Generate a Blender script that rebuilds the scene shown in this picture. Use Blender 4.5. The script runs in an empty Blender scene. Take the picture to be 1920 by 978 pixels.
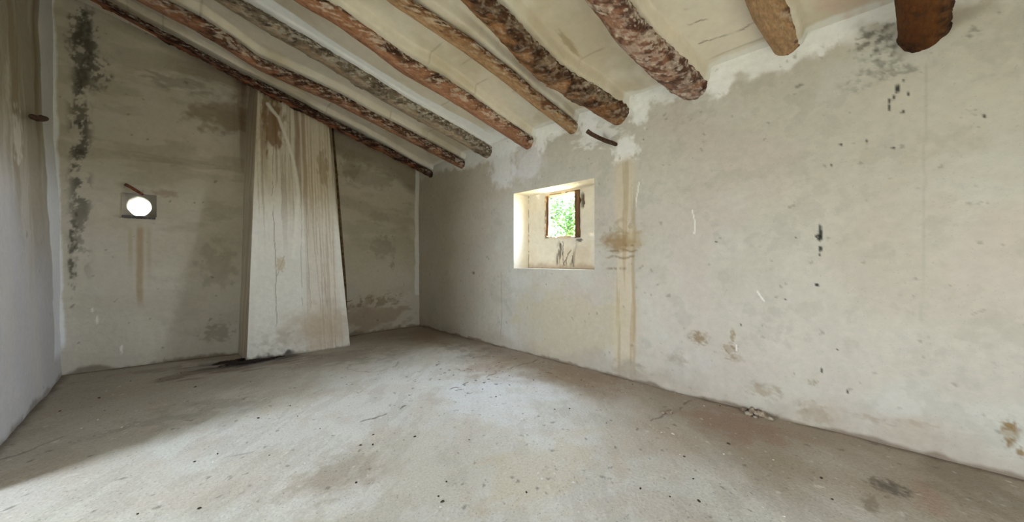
import bpy, math, random
import numpy as np
from mathutils import Vector, Matrix
random.seed(7)
C = bpy.context.scene.collection
sc = bpy.context.scene

# ------------------------------------------------------------------ camera
cam_d = bpy.data.cameras.new('camera'); cam = bpy.data.objects.new('camera', cam_d); C.objects.link(cam)
cam_d.sensor_width = 36.0; cam_d.lens = 660 / 1920 * 36.0; cam_d.clip_start = 0.02; cam_d.clip_end = 300
EYE = 1.45
YAW = math.atan2(647, 660)
cam.location = (0, 0, EYE); cam.rotation_euler = (math.pi / 2, 0, -YAW)
sc.camera = cam

# ------------------------------------------------------------------ sky, exposure
world = bpy.data.worlds.new('sky'); sc.world = world; world.use_nodes = True
wn = world.node_tree; wn.nodes.clear()
w_out = wn.nodes.new('ShaderNodeOutputWorld'); w_bg = wn.nodes.new('ShaderNodeBackground')
w_ramp = wn.nodes.new('ShaderNodeValToRGB'); w_geo = wn.nodes.new('ShaderNodeTexCoord'); w_sep = wn.nodes.new('ShaderNodeSeparateXYZ')
wn.links.new(w_geo.outputs['Generated'], w_sep.inputs[0]); wn.links.new(w_sep.outputs['Z'], w_ramp.inputs[0])
w_ramp.color_ramp.elements[0].position = 0.0; w_ramp.color_ramp.elements[0].color = (0.86, 0.93, 1.0, 1)
w_ramp.color_ramp.elements[1].position = 0.9; w_ramp.color_ramp.elements[1].color = (0.62, 0.80, 1.0, 1)
wn.links.new(w_ramp.outputs[0], w_bg.inputs[0])
# the sky is brighter on the +X side, raised to strengthen the right window's light
w_mr = wn.nodes.new('ShaderNodeMapRange'); w_mr.interpolation_type = 'SMOOTHSTEP'
w_mr.inputs[1].default_value = 0.0; w_mr.inputs[2].default_value = 0.9; w_mr.inputs[3].default_value = 10.0; w_mr.inputs[4].default_value = 60.0
wn.links.new(w_sep.outputs['X'], w_mr.inputs[0])
w_m2 = wn.nodes.new('ShaderNodeMapRange'); w_m2.interpolation_type = 'SMOOTHSTEP'      # extra brightness added on the opposite side for the side room's window
w_m2.inputs[1].default_value = 0.0; w_m2.inputs[2].default_value = -0.85; w_m2.inputs[3].default_value = 0.0; w_m2.inputs[4].default_value = 14.0
w_add = wn.nodes.new('ShaderNodeMath'); w_add.operation = 'ADD'
wn.links.new(w_sep.outputs['X'], w_m2.inputs[0]); wn.links.new(w_mr.outputs[0], w_add.inputs[0]); wn.links.new(w_m2.outputs[0], w_add.inputs[1])
wn.links.new(w_add.outputs[0], w_bg.inputs[1])
wn.links.new(w_bg.outputs[0], w_out.inputs[0])
sc.view_settings.view_transform = 'Standard'; sc.view_settings.look = 'None'
sc.view_settings.gamma = 1.0; sc.view_settings.use_curve_mapping = False
sc.view_settings.exposure = 0.86
sun_d = bpy.data.lights.new('sun', 'SUN'); sun_d.energy = 14.0; sun_d.angle = math.radians(0.6); sun_d.color = (1.0, 0.93, 0.82)
sun = bpy.data.objects.new('sun', sun_d); C.objects.link(sun); sun.location = (1, -8, 8)
sun.rotation_euler = Vector((0.0, 0.70, -0.72)).to_track_quat('-Z', 'Y').to_euler()
sc.cycles.use_denoising = True
sc.cycles.max_bounces = 10; sc.cycles.diffuse_bounces = 8; sc.cycles.glossy_bounces = 3
sc.cycles.sample_clamp_indirect = 8.0
sc.cycles.caustics_reflective = False; sc.cycles.caustics_refractive = False

# light portals in the openings: they give off nothing, they only guide the sky's rays
def portal(name, loc, rot, sx, sy):
    l = bpy.data.lights.new(name, 'AREA'); l.shape = 'RECTANGLE'; l.size = sx; l.size_y = sy
    l.cycles.is_portal = True
    o = bpy.data.objects.new(name, l); C.objects.link(o); o.location = loc; o.rotation_euler = rot
    return o
HP = math.pi / 2
portal('portal_right', (4.56, 3.38, 2.20), (0, HP, 0), 0.80, 0.70)       # faces -X
portal('portal_back', (-0.27, 7.60, 2.2), (-HP, 0, 0), 0.36, 0.32)        # faces -Y
portal('portal_side', (-3.46, 3.33, 2.38), (0, -HP, 0), 2.7, 1.1)        # faces +X
portal('portal_front', (1.1, -2.75, 1.1), (HP, 0, 0), 1.0, 2.3)         # faces +Y

# ------------------------------------------------------------------ numpy noise
def _hash(ix, iy, seed):
    h = (ix.astype(np.int64) * 374761393 + iy.astype(np.int64) * 668265263 + seed * 1274126177) & 0xffffffff
    h = ((h ^ (h >> 13)) * 1103515245) & 0xffffffff
    h = (h ^ (h >> 16)) & 0xffffff
    return h / float(0xffffff)
def vnoise(x, y, seed=0):
    x, y = np.broadcast_arrays(np.asarray(x, float), np.asarray(y, float))
    ix, iy = np.floor(x), np.floor(y); fx, fy = x - ix, y - iy
    fx = fx * fx * fx * (fx * (fx * 6 - 15) + 10); fy = fy * fy * fy * (fy * (fy * 6 - 15) + 10)
    a = _hash(ix, iy, seed); b = _hash(ix + 1, iy, seed); c = _hash(ix, iy + 1, seed); d = _hash(ix + 1, iy + 1, seed)
    return a + (b - a) * fx + (c - a) * fy + (a - b - c + d) * fx * fy
def fbm(x, y, seed=0, octv=5, gain=0.5):
    """0..1, mean .5"""
    s = 0; w = 0; a = 1.0; f = 1.0
    ca, sa = math.cos(0.6), math.sin(0.6)
    for k in range(octv):
        xr = x * ca - y * sa; yr = x * sa + y * ca
        s = s + a * vnoise(xr * f + 17.3 * k, yr * f - 9.1 * k, seed + k); w += a; a *= gain; f *= 2.03
    return s / w
def ss(a, b, x):
    t = np.clip((x - a) / (b - a), 0, 1); return t * t * (3 - 2 * t)
def blob(u, v, cu, cv, ru, rv, seed=0, ragged=0.5, soft=0.35, nf=3.0):
    """ragged elliptical patch, 0..1"""
    d = np.sqrt(((u - cu) / ru) ** 2 + ((v - cv) / rv) ** 2)
    n = fbm((u - cu) / ru * nf, (v - cv) / rv * nf, seed, 4)
    return 1 - ss(1 - soft, 1 + soft, d + (n - 0.5) * 2 * ragged)
def streaks(u, v, fu, fv, seed, lo, hi):
    return ss(lo, hi, fbm(u * fu, v * fv, seed, 4))
def line(u, v, pts, w, seed=0, wob=0.02):
    """thin line along pts (u,v)"""
    best = np.full(np.shape(u + v), 9.0)
    uu = u + (fbm(u * 6, v * 6, seed, 3) - .5) * 2 * wob; vv = v + (fbm(u * 6 + 40, v * 6, seed + 3, 3) - .5) * 2 * wob
    for (a, b), (c, d) in zip(pts[:-1], pts[1:]):
        L = (c - a) ** 2 + (d - b) ** 2
        t = np.clip(((uu - a) * (c - a) + (vv - b) * (d - b)) / L, 0, 1)
        best = np.minimum(best, np.hypot(uu - a - t * (c - a), vv - b - t * (d - b)))
    return 1 - ss(w * 0.5, w * 1.5, best)
def mixc(col, m, c, k=1.0):
    m = np.clip(m * k, 0, 1)[..., None]
    return col * (1 - m) + np.array(c) * m
def lin(r, g, b):
    f = lambda c: (c / 255 / 12.92) if c <= 10 else ((c / 255 + 0.055) / 1.055) ** 2.4
    return (f(r), f(g), f(b))
def base(shape, c): return np.ones(shape + (3,)) * np.array(c)
def mottle(col, u, v, seed, amt=0.12, f=1.3):
    n = fbm(u * f, v * f, seed, 6, .6) - .5
    n2 = fbm(u * 14, v * 14, seed + 50, 3) - .5
    return col * (1 + amt * 2 * n + amt * 0.5 * n2)[..., None]

# ------------------------------------------------------------------ mesh helpers
GREYED = ('lime_plaster', 'ceiling_plaster', 'cement_floor')     # surfaces whose colours are greyed a little to offset warm bounced light
class Acc:
    """collects grids and loose faces, with a colour per vertex, into one mesh"""
    def __init__(s): s.v = []; s.c = []; s.q = []; s.t = []; s.n = 0
    def grid(s, P, col, keep=None):
        """P (nu,nv,3), col (nu,nv,3); keep: boolean (nu-1,nv-1)"""
        nu, nv = P.shape[:2]
        idx = np.arange(nu * nv).reshape(nu, nv) + s.n
        q = np.stack([idx[:-1, :-1], idx[1:, :-1], idx[1:, 1:], idx[:-1, 1:]], -1)
        q = q[keep] if keep is not None else q.reshape(-1, 4)
        s.v.append(P.reshape(-1, 3)); s.c.append(col.reshape(-1, 3)); s.q.append(q.reshape(-1, 4)); s.n += nu * nv
    def quad(s, pts, col=(0.6, 0.6, 0.6)):
        s.v.append(np.array(pts, float)); s.c.append(np.tile(np.array(col, float), (4, 1))); s.q.append(np.array([[0, 1, 2, 3]]) + s.n); s.n += 4
    def build(s, name, mat, parent=None, smooth=True):
        V = np.concatenate(s.v); Cc = np.concatenate(s.c)
        if mat.name in GREYED: Cc = Cc * .9 + .1 * (Cc @ np.array([.25, .65, .10]))[:, None]
        Q = np.concatenate(s.q)
        used = np.unique(Q); rm = np.full(len(V), -1); rm[used] = np.arange(len(used)); V = V[used]; Cc = Cc[used]; Q = rm[Q]
        me = bpy.data.meshes.new(name)
        me.vertices.add(len(V)); me.vertices.foreach_set('co', V.astype(np.float32).ravel())
        me.loops.add(Q.size); me.loops.foreach_set('vertex_index', Q.astype(np.int32).ravel())
        me.polygons.add(len(Q)); me.polygons.foreach_set('loop_start', np.arange(0, Q.size, 4, dtype=np.int32))
        me.polygons.foreach_set('loop_total', np.full(len(Q), 4, dtype=np.int32))
        me.update(calc_edges=True); me.validate()
        at = me.color_attributes.new('Col', 'FLOAT_COLOR', 'POINT')
        rgba = np.ones((len(V), 4), np.float32); rgba[:, :3] = np.clip(Cc, 0.002, 0.95); at.data.foreach_set('color', rgba.ravel())
        if smooth: me.polygons.foreach_set('use_smooth', np.ones(len(Q), dtype=bool))
        me.materials.append(mat)
        o = bpy.data.objects.new(name, me); C.objects.link(o)
        if parent: o.parent = parent
        return o
def struct(o, label=None): o['kind'] = 'structure'; return o
def tag(o, label, cat, group=None, kind=None):
    o['label'] = label; o['category'] = cat
    if group: o['group'] = group
    if kind: o['kind'] = kind
    return o
def axis(a, b, step):
    n = max(2, int(round((b - a) / step)) + 1); return np.linspace(a, b, n)

# ------------------------------------------------------------------ materials
def mat_painted(name, rough=0.9, fine=22.0, fine_amt=0.10, bump=0.25, bump_scale=30.0, spec=0.2, stretch=(1, 1, 1), bdist=0.01, detail=6, speck=0.0):
    m = bpy.data.materials.new(name); m.use_nodes = True; nt = m.node_tree; N = nt.nodes; L = nt.links
    p = N['Principled BSDF']; p.inputs['Roughness'].default_value = rough; p.inputs['Specular IOR Level'].default_value = spec
    at = N.new('ShaderNodeAttribute'); at.attribute_name = 'Col'
    tc = N.new('ShaderNodeTexCoord'); mp = N.new('ShaderNodeMapping'); mp.inputs['Scale'].default_value = stretch
    L.new(tc.outputs['Object'], mp.inputs[0])
    n1 = N.new('ShaderNodeTexNoise'); n1.inputs['Scale'].default_value = fine; n1.inputs['Detail'].default_value = detail; n1.inputs['Roughness'].default_value = 0.65
    L.new(mp.outputs[0], n1.inputs['Vector'])
    mr = N.new('ShaderNodeMapRange'); mr.inputs[1].default_value = 0.25; mr.inputs[2].default_value = 0.75
    mr.inputs[3].default_value = 1 - fine_amt; mr.inputs[4].default_value = 1 + fine_amt; L.new(n1.outputs[0], mr.inputs[0])
    mx = N.new('ShaderNodeVectorMath'); mx.operation = 'SCALE'; L.new(at.outputs['Color'], mx.inputs[0]); L.new(mr.outputs[0], mx.inputs['Scale'])
    out = mx.outputs[0]
    if speck:      # fine grit and pin holes in the surface
        n3 = N.new('ShaderNodeTexNoise'); n3.inputs['Scale'].default_value = 70.0; n3.inputs['Detail'].default_value = 3; L.new(mp.outputs[0], n3.inputs['Vector'])
        m3 = N.new('ShaderNodeMapRange'); m3.inputs[1].default_value = 0.64; m3.inputs[2].default_value = 0.70; m3.inputs[3].default_value = 1.0; m3.inputs[4].default_value = 1.0 - speck
        L.new(n3.outputs[0], m3.inputs[0]); sx = N.new('ShaderNodeVectorMath'); sx.operation = 'SCALE'; L.new(out, sx.inputs[0]); L.new(m3.outputs[0], sx.inputs['Scale']); out = sx.outputs[0]
    L.new(out, p.inputs['Base Color'])
    n2 = N.new('ShaderNodeTexNoise'); n2.inputs['Scale'].default_value = bump_scale; n2.inputs['Detail'].default_value = 5; L.new(mp.outputs[0], n2.inputs['Vector'])
    bp = N.new('ShaderNodeBump'); bp.inputs['Strength'].default_value = bump; bp.inputs['Distance'].default_value = bdist
    L.new(n2.outputs[0], bp.inputs['Height']); L.new(bp.outputs[0], p.inputs['Normal'])
    return m
def mat_simple(name, c1, c2, scale=20, rough=0.8, bump=0.4, stretch=(1, 1, 1), bdist=0.004):
    m = bpy.data.materials.new(name); m.use_nodes = True; nt = m.node_tree; N = nt.nodes; L = nt.links
    p = N['Principled BSDF']; p.inputs['Roughness'].default_value = rough; p.inputs['Specular IOR Level'].default_value = 0.25
    tc = N.new('ShaderNodeTexCoord'); mp = N.new('ShaderNodeMapping'); mp.inputs['Scale'].default_value = stretch; L.new(tc.outputs['Object'], mp.inputs[0])
    n = N.new('ShaderNodeTexNoise'); n.inputs['Scale'].default_value = scale; n.inputs['Detail'].default_value = 6; L.new(mp.outputs[0], n.inputs['Vector'])
    r = N.new('ShaderNodeValToRGB'); r.color_ramp.elements[0].position = 0.32; r.color_ramp.elements[0].color = (*c1, 1)
    r.color_ramp.elements[1].position = 0.68; r.color_ramp.elements[1].color = (*c2, 1); L.new(n.outputs[0], r.inputs[0]); L.new(r.outputs[0], p.inputs['Base Color'])
    bp = N.new('ShaderNodeBump'); bp.inputs['Strength'].default_value = bump; bp.inputs['Distance'].default_value = bdist
    L.new(n.outputs[0], bp.inputs['Height']); L.new(bp.outputs[0], p.inputs['Normal'])
    return m
M_wall = mat_painted('lime_plaster', 0.92, 16, 0.07, 0.45, 14.0, 0.15, bdist=0.014, speck=0.12)
M_ceil = mat_painted('ceiling_plaster', 0.92, 12, 0.06, 0.3, 12.0, 0.15, bdist=0.012)
M_floor = mat_painted('cement_floor', 0.58, 55, 0.18, 0.5, 45.0, 0.4, bdist=0.008, speck=0.45)
M_wood = mat_painted('raw_log', 0.8, 38, 0.42, 1.0, 34.0, 0.25, (0.35, 1, 1), 0.02)
M_post = mat_simple('old_brown_wood', (0.05, 0.022, 0.01), (0.20, 0.10, 0.045), 30, 0.75, 0.6, (1, 1, 0.15))
M_dark = mat_simple('dark_stick_bark', (0.018, 0.010, 0.006), (0.10, 0.05, 0.03), 60, 0.8, 0.8)
M_rust = mat_simple('red_brown_stick', (0.10, 0.03, 0.015), (0.24, 0.085, 0.045), 50, 0.8, 0.5)
M_ledge = mat_simple('grey_slate', (0.05, 0.045, 0.045), (0.13, 0.115, 0.11), 40, 0.8, 0.4)
M_lath = mat_simple('dark_lath', (0.03, 0.018, 0.008), (0.14, 0.085, 0.035), 18, 0.8, 0.4)
M_soot = mat_simple('soot', (0.006, 0.004, 0.003), (0.045, 0.028, 0.018), 60, 0.95, 0.8)
M_flake = mat_simple('plaster_flake', (0.55, 0.53, 0.48), (0.80, 0.78, 0.74), 60, 0.9, 0.4)
M_grit = mat_simple('dark_grit', (0.02, 0.016, 0.012), (0.09, 0.07, 0.05), 60, 0.9, 0.4)
M_rubble = mat_simple('rubble', (0.14, 0.085, 0.05), (0.42, 0.36, 0.28), 40, 0.9, 0.6)

PLASTER = lin(206, 200, 184)

# ------------------------------------------------------------------ the logs' lines: (x, y, z, radius)
SL = 0.28
LOGS = [
 [(-0.53, 6.56, 4.58, 0.036), (-0.19, 6.61, 4.49, 0.038), (0.04, 6.6, 4.42, 0.045), (0.42, 6.62, 4.32, 0.043), (0.77, 6.65, 4.22, 0.046), (1.32, 6.61, 4.06, 0.056), (1.84, 6.64, 3.92, 0.056), (2.71, 6.6, 3.67, 0.059), (3.01, 6.58, 3.59, 0.058), (4.09, 6.62, 3.29, 0.062)],
 [(-0.06, 5.85, 4.45, 0.079), (0.32, 5.79, 4.35, 0.089), (0.64, 5.87, 4.26, 0.089), (0.9, 5.95, 4.18, 0.075), (1.27, 5.85, 4.08, 0.083), (1.81, 5.7, 3.93, 0.085), (2.47, 5.64, 3.74, 0.081), (2.99, 5.58, 3.6, 0.085), (4.04, 5.5, 3.3, 0.077)],
 [(0.565, 5.052, 4.356, 0.080), (0.893, 5.031, 4.263, 0.089), (1.376, 4.980, 4.130, 0.095), (1.920, 4.949, 3.976, 0.112), (2.546, 4.918, 3.801, 0.118), (3.409, 4.785, 3.555, 0.116), (4.230, 4.734, 3.329, 0.112)],
 [(1.05, 4.09, 4.14, .072), (1.27, 4.0, 4.08, .082), (1.64, 3.99, 3.98, .097), (2.08, 4.0, 3.85, .107), (2.5, 3.9, 3.73, .109), (3.04, 3.85, 3.58, .106), (4.05, 3.76, 3.3, .102)],
 [(1.58, 3.23, 3.99, .062), (1.85, 3.17, 3.92, .066), (2.11, 3.11, 3.84, .070), (2.37, 3.06, 3.77, .074), (2.85, 3.01, 3.64, .077), (3.38, 2.98, 3.49, .08), (3.99, 2.92, 3.32, .08)],
 [(2.07, 2.55, 3.85, .1), (2.42, 2.54, 3.76, .112), (2.74, 2.55, 3.67, .125), (3.09, 2.53, 3.57, .133), (3.53, 2.38, 3.45, .135), (4.17, 2.2, 3.27, .13)],
 [(2.75, 1.58, 3.66, .115), (3.05, 1.58, 3.58, .123), (3.38, 1.51, 3.49, .137), (3.73, 1.43, 3.41, .149), (4.1, 1.34, 3.33, .155)],
 [(3.1, 0.62, 3.70, .12), (3.56, 0.60, 3.575, .125), (3.82, 0.57, 3.50, .12), (4.05, 0.54, 3.435, .10)],
 [(3.0, -0.22, 3.45, .135), (3.6, -0.245, 3.285, .135), (4.1, -0.275, 3.15, .125)],
]
def log_line(pts, x):
    p = np.array(pts); xs = p[:, 0]
    y = np.interp(x, xs, p[:, 1]); r = np.interp(x, xs, p[:, 3]); z = np.interp(x, xs, p[:, 2] + xs * SL) - x * SL
    left = x < xs[0]; z = np.where(left, p[0, 2] + (xs[0] - x) * SL, z)
    y = np.where(left, p[0, 1] + (xs[0] - x) * 0.02, y)
    return y, z, r

# ------------------------------------------------------------------ ceiling
XL, XR, YB, YF = -0.95, 4.05, 7.10, -2.60
def ceil_plane(x): return 3.47 + (4.05 - x) * SL
def make_ceiling():
    xs = axis(XL - 0.20, XR + 0.06, 0.0125); ys = axis(YF - 0.05, YB + 0.12, 0.0125)
    X, Y = np.meshgrid(xs, ys, indexing='ij')
    Z = ceil_plane(X) + (fbm(X * 0.9, Y * 0.9, 3, 4) - .5) * 0.05
    col = base(X.shape, lin(218, 209, 194)); col = mottle(col, X, Y, 11, 0.10, 0.9)
    col = mixc(col, ss(.52, .72, fbm(X * 1.2 + 5, Y * 1.2, 21, 5)), lin(186, 172, 142), .55)
    col = mixc(col, ss(.56, .75, fbm(X * 1.6 + 5, Y * 1.6, 25, 5)), lin(224, 219, 206), .5)
    for i, lg in enumerate(LOGS):
        cy, cz, r = log_line(lg, X)
        wn_ = np.clip(0.02 + (XR - X) * 0.035, 0.02, 0.075) + (fbm(X * 2.5, Y * 0 + i, 31 + i, 3) - .5) * 0.04
        d = Y - cy
        edge = np.where(d < 0, -d - (r + wn_), d - (r * 0.85))
        m = 1 - ss(-0.012, 0.022, edge)
        depth = np.where(d < 0, 0.5, 0.25) * r + 0.055
        depth = np.minimum(depth, ceil_plane(X) - cz + .05)
        if i == 2: depth = np.where(d < 0, .02, depth)
        Z -= m * depth
    # board joints read through the plaster as broken dark lines running across the bays
    for k, x0 in enumerate(np.arange(-0.7, 4.0, 0.33)):
        xx = X - x0 - 0.015 * np.sin(Y * 1.1 + k) - (fbm(X * 3, Y * 3, 90 + k, 3) - .5) * 0.02
        gate = ss(.56, .66, fbm(X * .2 + k * 3.1, Y * 1.1, 60 + k, 3))
        m = (1 - ss(.003, .013, np.abs(xx))) * gate
        col = mixc(col, m, lin(126, 108, 82), .35); Z += m * .004
    # white plaster strip beside the grey log
    cy, cz, r = log_line(LOGS[2], X)
    n = (fbm(X * 4, Y * 4, 77, 4) - .5) * 0.04
    o_ = np.interp(X, [1.2, 2.05, 2.68, 3.36, 3.97], [4.70, 4.63, 4.57, 4.42, 4.36]) - cy; m = ss(o_ - .012, o_ + .012, Y - cy + n * .6) * (1 - ss(-r * .2, 0, Y - cy))
    m *= ss(.2, .5, X)
    m = np.maximum(m, ss(XR - .5, XR - .1, X + (fbm(X * 3, Y * 3, 5, 4) - .5) * .5) * (1 - ss(4.9, 5.1, Y)) * ss(4.0, 4.2, Y))
    col = mixc(col, m, lin(246, 248, 250), .97)
    # whitewash brushed onto the ceiling's edge along the long wall
    e = ss(XR - .09, XR - .05, X + (fbm(X * 3, Y * 3, 15, 5) - .5) * .14)
    col = mixc(col, e, lin(226, 226, 222), .8)
    # dark scratches
    for pts in ([(2.55, .35), (2.9, .62), (3.0, .95)], [(3.2, .70), (3.35, .95), (3.3, 1.15)], [(3.75, .62), (3.72, 1.15)], [(3.0, 0.0), (3.1, .4)], [(3.5, .75), (3.45, 1.2)]):
        col = mixc(col, line(X, Y, pts, .008, 3, .05) * ss(.30, .55, fbm(X * 3, Y * 3, 6, 3)), lin(110, 94, 70), .75)
    col = mixc(col, blob(X, Y, 3.05, 2.24, .17, .035, 9, .5), lin(160, 140, 106), .7)
    col = mixc(col, blob(X, Y, 3.75, 0.05, .25, .2, 19, .8), lin(206, 176, 158), .6)
    a = Acc(); a.grid(np.stack([X, Y, Z], -1)[:, ::-1], col[:, ::-1])
    # roof deck above
    o = a.build('ceiling', M_ceil); struct(o)
    return o
make_ceiling()

# ------------------------------------------------------------------ right wall with its window niche
NY0, NY1, NZ0, NZ1, NX = 2.57, 4.09, 1.33, 2.55, 4.40
OY0, OY1, OZ0, OZ1 = 3.10, 3.70, 1.835, 2.50
def right_colour(u, v):
    """u = y along the wall, v = z"""
    col = base(u.shape, lin(200, 194, 180)); col = mottle(col, u, v, 201, 0.11, 1.1)
    col = mixc(col, ss(.5, .72, fbm(u * .9, v * .9, 210, 5)), lin(190, 178, 160), .35)
    col = mixc(col, ss(.54, .72, fbm(u * 1.3 + 7, v * 1.3, 214, 5)), lin(200, 186, 176), .45)        # faint pink
    col = mixc(col, ss(.54, .74, fbm(u * 1.7 + 3, v * 1.7, 217, 5)), lin(206, 206, 198), .5)
    col = mixc(col, ss(.58, .66, fbm(u * 5 + 3, v * 5, 219, 5, .65)), lin(176, 170, 156), .30)
    far = ss(3.6, 6.6, u)
    col = mixc(col, far, lin(190, 181, 162), .45)
    col = col * .84
    # whitewash band at the head, irregular, dipping beside the logs
    h = 3.40 + (fbm(u * 2.0, v * .0, 222, 4) - .5) * .30 + (fbm(u * 9, v * 9, 223, 4) - .5) * .22
    band = ss(h - .20, h - .06, v) * (1 - ss(6.0, 6.6, u) * .6)
    col = mixc(col, band, lin(234, 235, 235), .78)
    for i, lg in enumerate(LOGS[3:8]):
        y0 = lg[-1][1]; z0 = lg[-1][2]
        col = mixc(col, blob(u, v, y0 - .26, z0 - .03, .11, .17, 230 + i, .6), lin(234, 234, 234), .8)
        col = mixc(col, blob(u, v, y0 + .30, z0 + .05, .2, .12, 240 + i, .7), lin(230, 230, 228), .6)
    col = mixc(col, blob(u, v, 4.35, 3.05, .28, .35, 251, .6), lin(222, 222, 226), .7)
    col = mixc(col, blob(u, v, 3.75, 2.98, .30, .26, 252, .5), lin(214, 214, 220), .6)
    col = mixc(col, blob(u, v, 2.13, 2.83, .15, .16, 253, .7), lin(232, 231, 228), .8)
    col = mixc(col, blob(u, v, 2.55, 3.10, .30, .12, 254, .9), lin(230, 229, 226), .7)
    # brown water column from the peg to the floor
    w = .13 + .03 * np.sin(v * 3)
    c = 2.15 - .0 * v
    colm = (1 - ss(w * .6, w * 1.3, np.abs(u - c + (fbm(u * 2, v * 2, 260, 3) - .5) * .06))) * (1 - ss(2.62, 2.8, v))
    col = mixc(col, colm, lin(202, 184, 152), .50)
    col = mixc(col, colm * streaks(u, v, 22, .9, 261, .5, .66), lin(166, 142, 104), .55)
    edgel = (1 - ss(.006, .03, np.abs(u - 2.02 - (fbm(v * 2, u * 0, 262, 3) - .5) * .05))) * (1 - ss(2.0, 2.6, v)) * ss(.3, .5, fbm(v * 3, u * 0, 263, 3))
    col = mixc(col, edgel, lin(160, 134, 92), .5)
    col = mixc(col, blob(u, v, 2.22, 1.70, .20, .10, 264, .7, .6, 2), lin(142, 112, 64), .80)
    col = mixc(col, blob(u, v, 2.20, 1.80, .24, .14, 265, .8, .6, 3) * ss(.4, .6, fbm(u * 14, v * 14, 268, 4)), lin(150, 130, 96), .5)
    col = mixc(col, blob(u, v, 2.0, 1.70, .10, .12, 266, .8), lin(170, 148, 104), .5)
    for k in range(5):
        zz = 1.36 + k * .07
        col = mixc(col, (1 - ss(.006, .02, np.abs(v - zz - (fbm(u * 9, v * 0, 270 + k, 3) - .5) * .05))) * (1 - ss(.14, .26, np.abs(u - 2.18))) * ss(.45, .6, fbm(u * 12, v * 3, 275 + k, 3)), lin(120, 98, 68), .6)
    col = mixc(col, blob(u, v, 2.08, .10, .20, .12, 281, .7), lin(150, 140, 122), .7)
    # runs below and left of the window
    run = streaks(u, v, 12, .5, 290, .56, .72) * ss(2.5, 3.4, u) * (1 - ss(1.0, 1.5, v)) 
    col = mixc(col, run, lin(176, 164, 140), .22)
    col = mixc(col, line(u, v, [(4.39, 1.25), (4.38, .6), (4.40, .1)], .010, 291, .02), lin(150, 138, 116), .55)
    col = mixc(col, blob(u, v, 3.1, .5, .8, .5, 292, .9), lin(184, 172, 138), .45)
    col = mixc(col, blob(u, v, 5.15, 1.23, .035, .03, 293, .3), lin(52, 36, 24), .95)
    col = mixc(col, blob(u, v, 5.4, 1.1, .5, 1.0, 294, .9), lin(176, 166, 148), .4)
    # black marks and specks
    blk = lin(34, 32, 28)
    for (a, b, r1, r2) in [(.31, 1.70, .018, .065), (.312, 1.655, .022, .03), (.31, 1.555, .016, .025), (.31, 1.50, .006, .012), (.335, 1.66, .01, .012), (.47, 1.66, .008, .008),
                           (-.145, 2.79, .016, .035), (-.13, 2.73, .009, .03), (-.10, 2.66, .011, .03), (-.105, 2.71, .010, .025), (-.17, 2.6, .010, .02), (-.18, 2.84, .008, .01), (-.2, 2.73, .008, .016),
                           (.02, 2.42, .008, .022), (.03, 2.37, .006, .02), (-.12, 2.33, .01, .013), (.18, 2.43, .012, .01), (.24, 2.27, .008, .014), (.12, 2.68, .007, .01), (.3, .5, .012, .02), (.14, .36, .01, .014), (1.12, 1.65, .012, .008), (-.55, 2.45, .01, .01),
                           (3.4, 1.1, .008, .01), (1.9, 2.9, .006, .008), (-.75, 1.0, .016, .012), (.55, 1.1, .014, .01), (.33, 1.24, .02, .014), (.2, .7, .01, .008), (.9, .82, .008, .01)]:
        col = mixc(col, blob(u, v, a, b, r1 * .75, r2, int(abs(a * 977 + b * 1313)), .4, .3), blk, .92)
    sp = ss(.86, .92, fbm(u * 18, v * 18, 300, 2)); col = mixc(col, sp, lin(120, 112, 98), .45)
    # mildew beside the big brown log
    for (a, b, r1, r2, s, k) in [(-.02, 3.22, .10, .12, 310, .75), (-.07, 3.12, .07, .08, 311, .6), (-.04, 3.02, .12, .12, 312, .45), (-.16, 2.93, .09, .05, 313, .5), (.02, 2.93, .12, .08, 317, .3), (-.50, 3.05, .04, .05, 314, .5), (.44, 3.02, .04, .02, 315, .6)]:
        m = blob(u, v, a, b, r1, r2, s, .8, .4) * ss(.45, .62, fbm(u * 24, v * 24, s + 9, 3))
        col = mixc(col, m, lin(92, 90, 78), k)
    # brown patches low down
    for (a, b, r1, r2, s, k) in [(1.29, .63, .09, .06, 320, .75), (1.0, .57, .05, .05, 321, .8), (.97, .70, .02, .05, 322, .7), (.95, .48, .07, .03, 323, .6), (-.655, .30, .035, .08, 324, .95), (-.70, .17, .015, .03, 325, .9),
                                 (.02, .18, .14, .03, 326, .45), (-.22, .22, .10, .02, 327, .5), (.35, .12, .10, .08, 328, .5), (.72, .22, .12, .07, 329, .45), (1.5, .35, .09, .07, 330, .35), (.36, .38, .03, .025, 331, .6), (.30, .1, .06, .05, 332, .5)]:
        col = mixc(col, blob(u, v, a, b, r1, r2, s, .9, .4) * (.5 + .5 * ss(.4, .55, fbm(u * 22, v * 22, s + 5, 3))), lin(132, 108, 68), k)
    # vertical line of an old joint
    col = mixc(col, line(u, v, [(-.30, 3.3), (-.28, 2.2), (-.27, 1.0)], .006, 335, .01), lin(168, 164, 150), .6)
    # grime at the foot
    g = (1 - ss(.0, .22, v - (fbm(u * 3, v * 3, 340, 5) - .42) * .5)); col = mixc(col, g, lin(168, 156, 140), .6)
    g = (1 - ss(.0, .03, v - (fbm(u * 6, v * 2, 343, 4) - .45) * .08)); col = mixc(col, g, lin(110, 92, 72), .7)
    # white scratches
    for (a, b, c_, d_) in [(.76, 1.16, .70, 1.07), (.93, .62, .92, .56), (1.35, 2.0, 1.32, 1.75), (1.95, 2.4, 2.0, 2.1)]:
        col = mixc(col, line(u, v, [(a, b), (c_, d_)], .006, 350), lin(236, 236, 230), .7)
    return col
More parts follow.
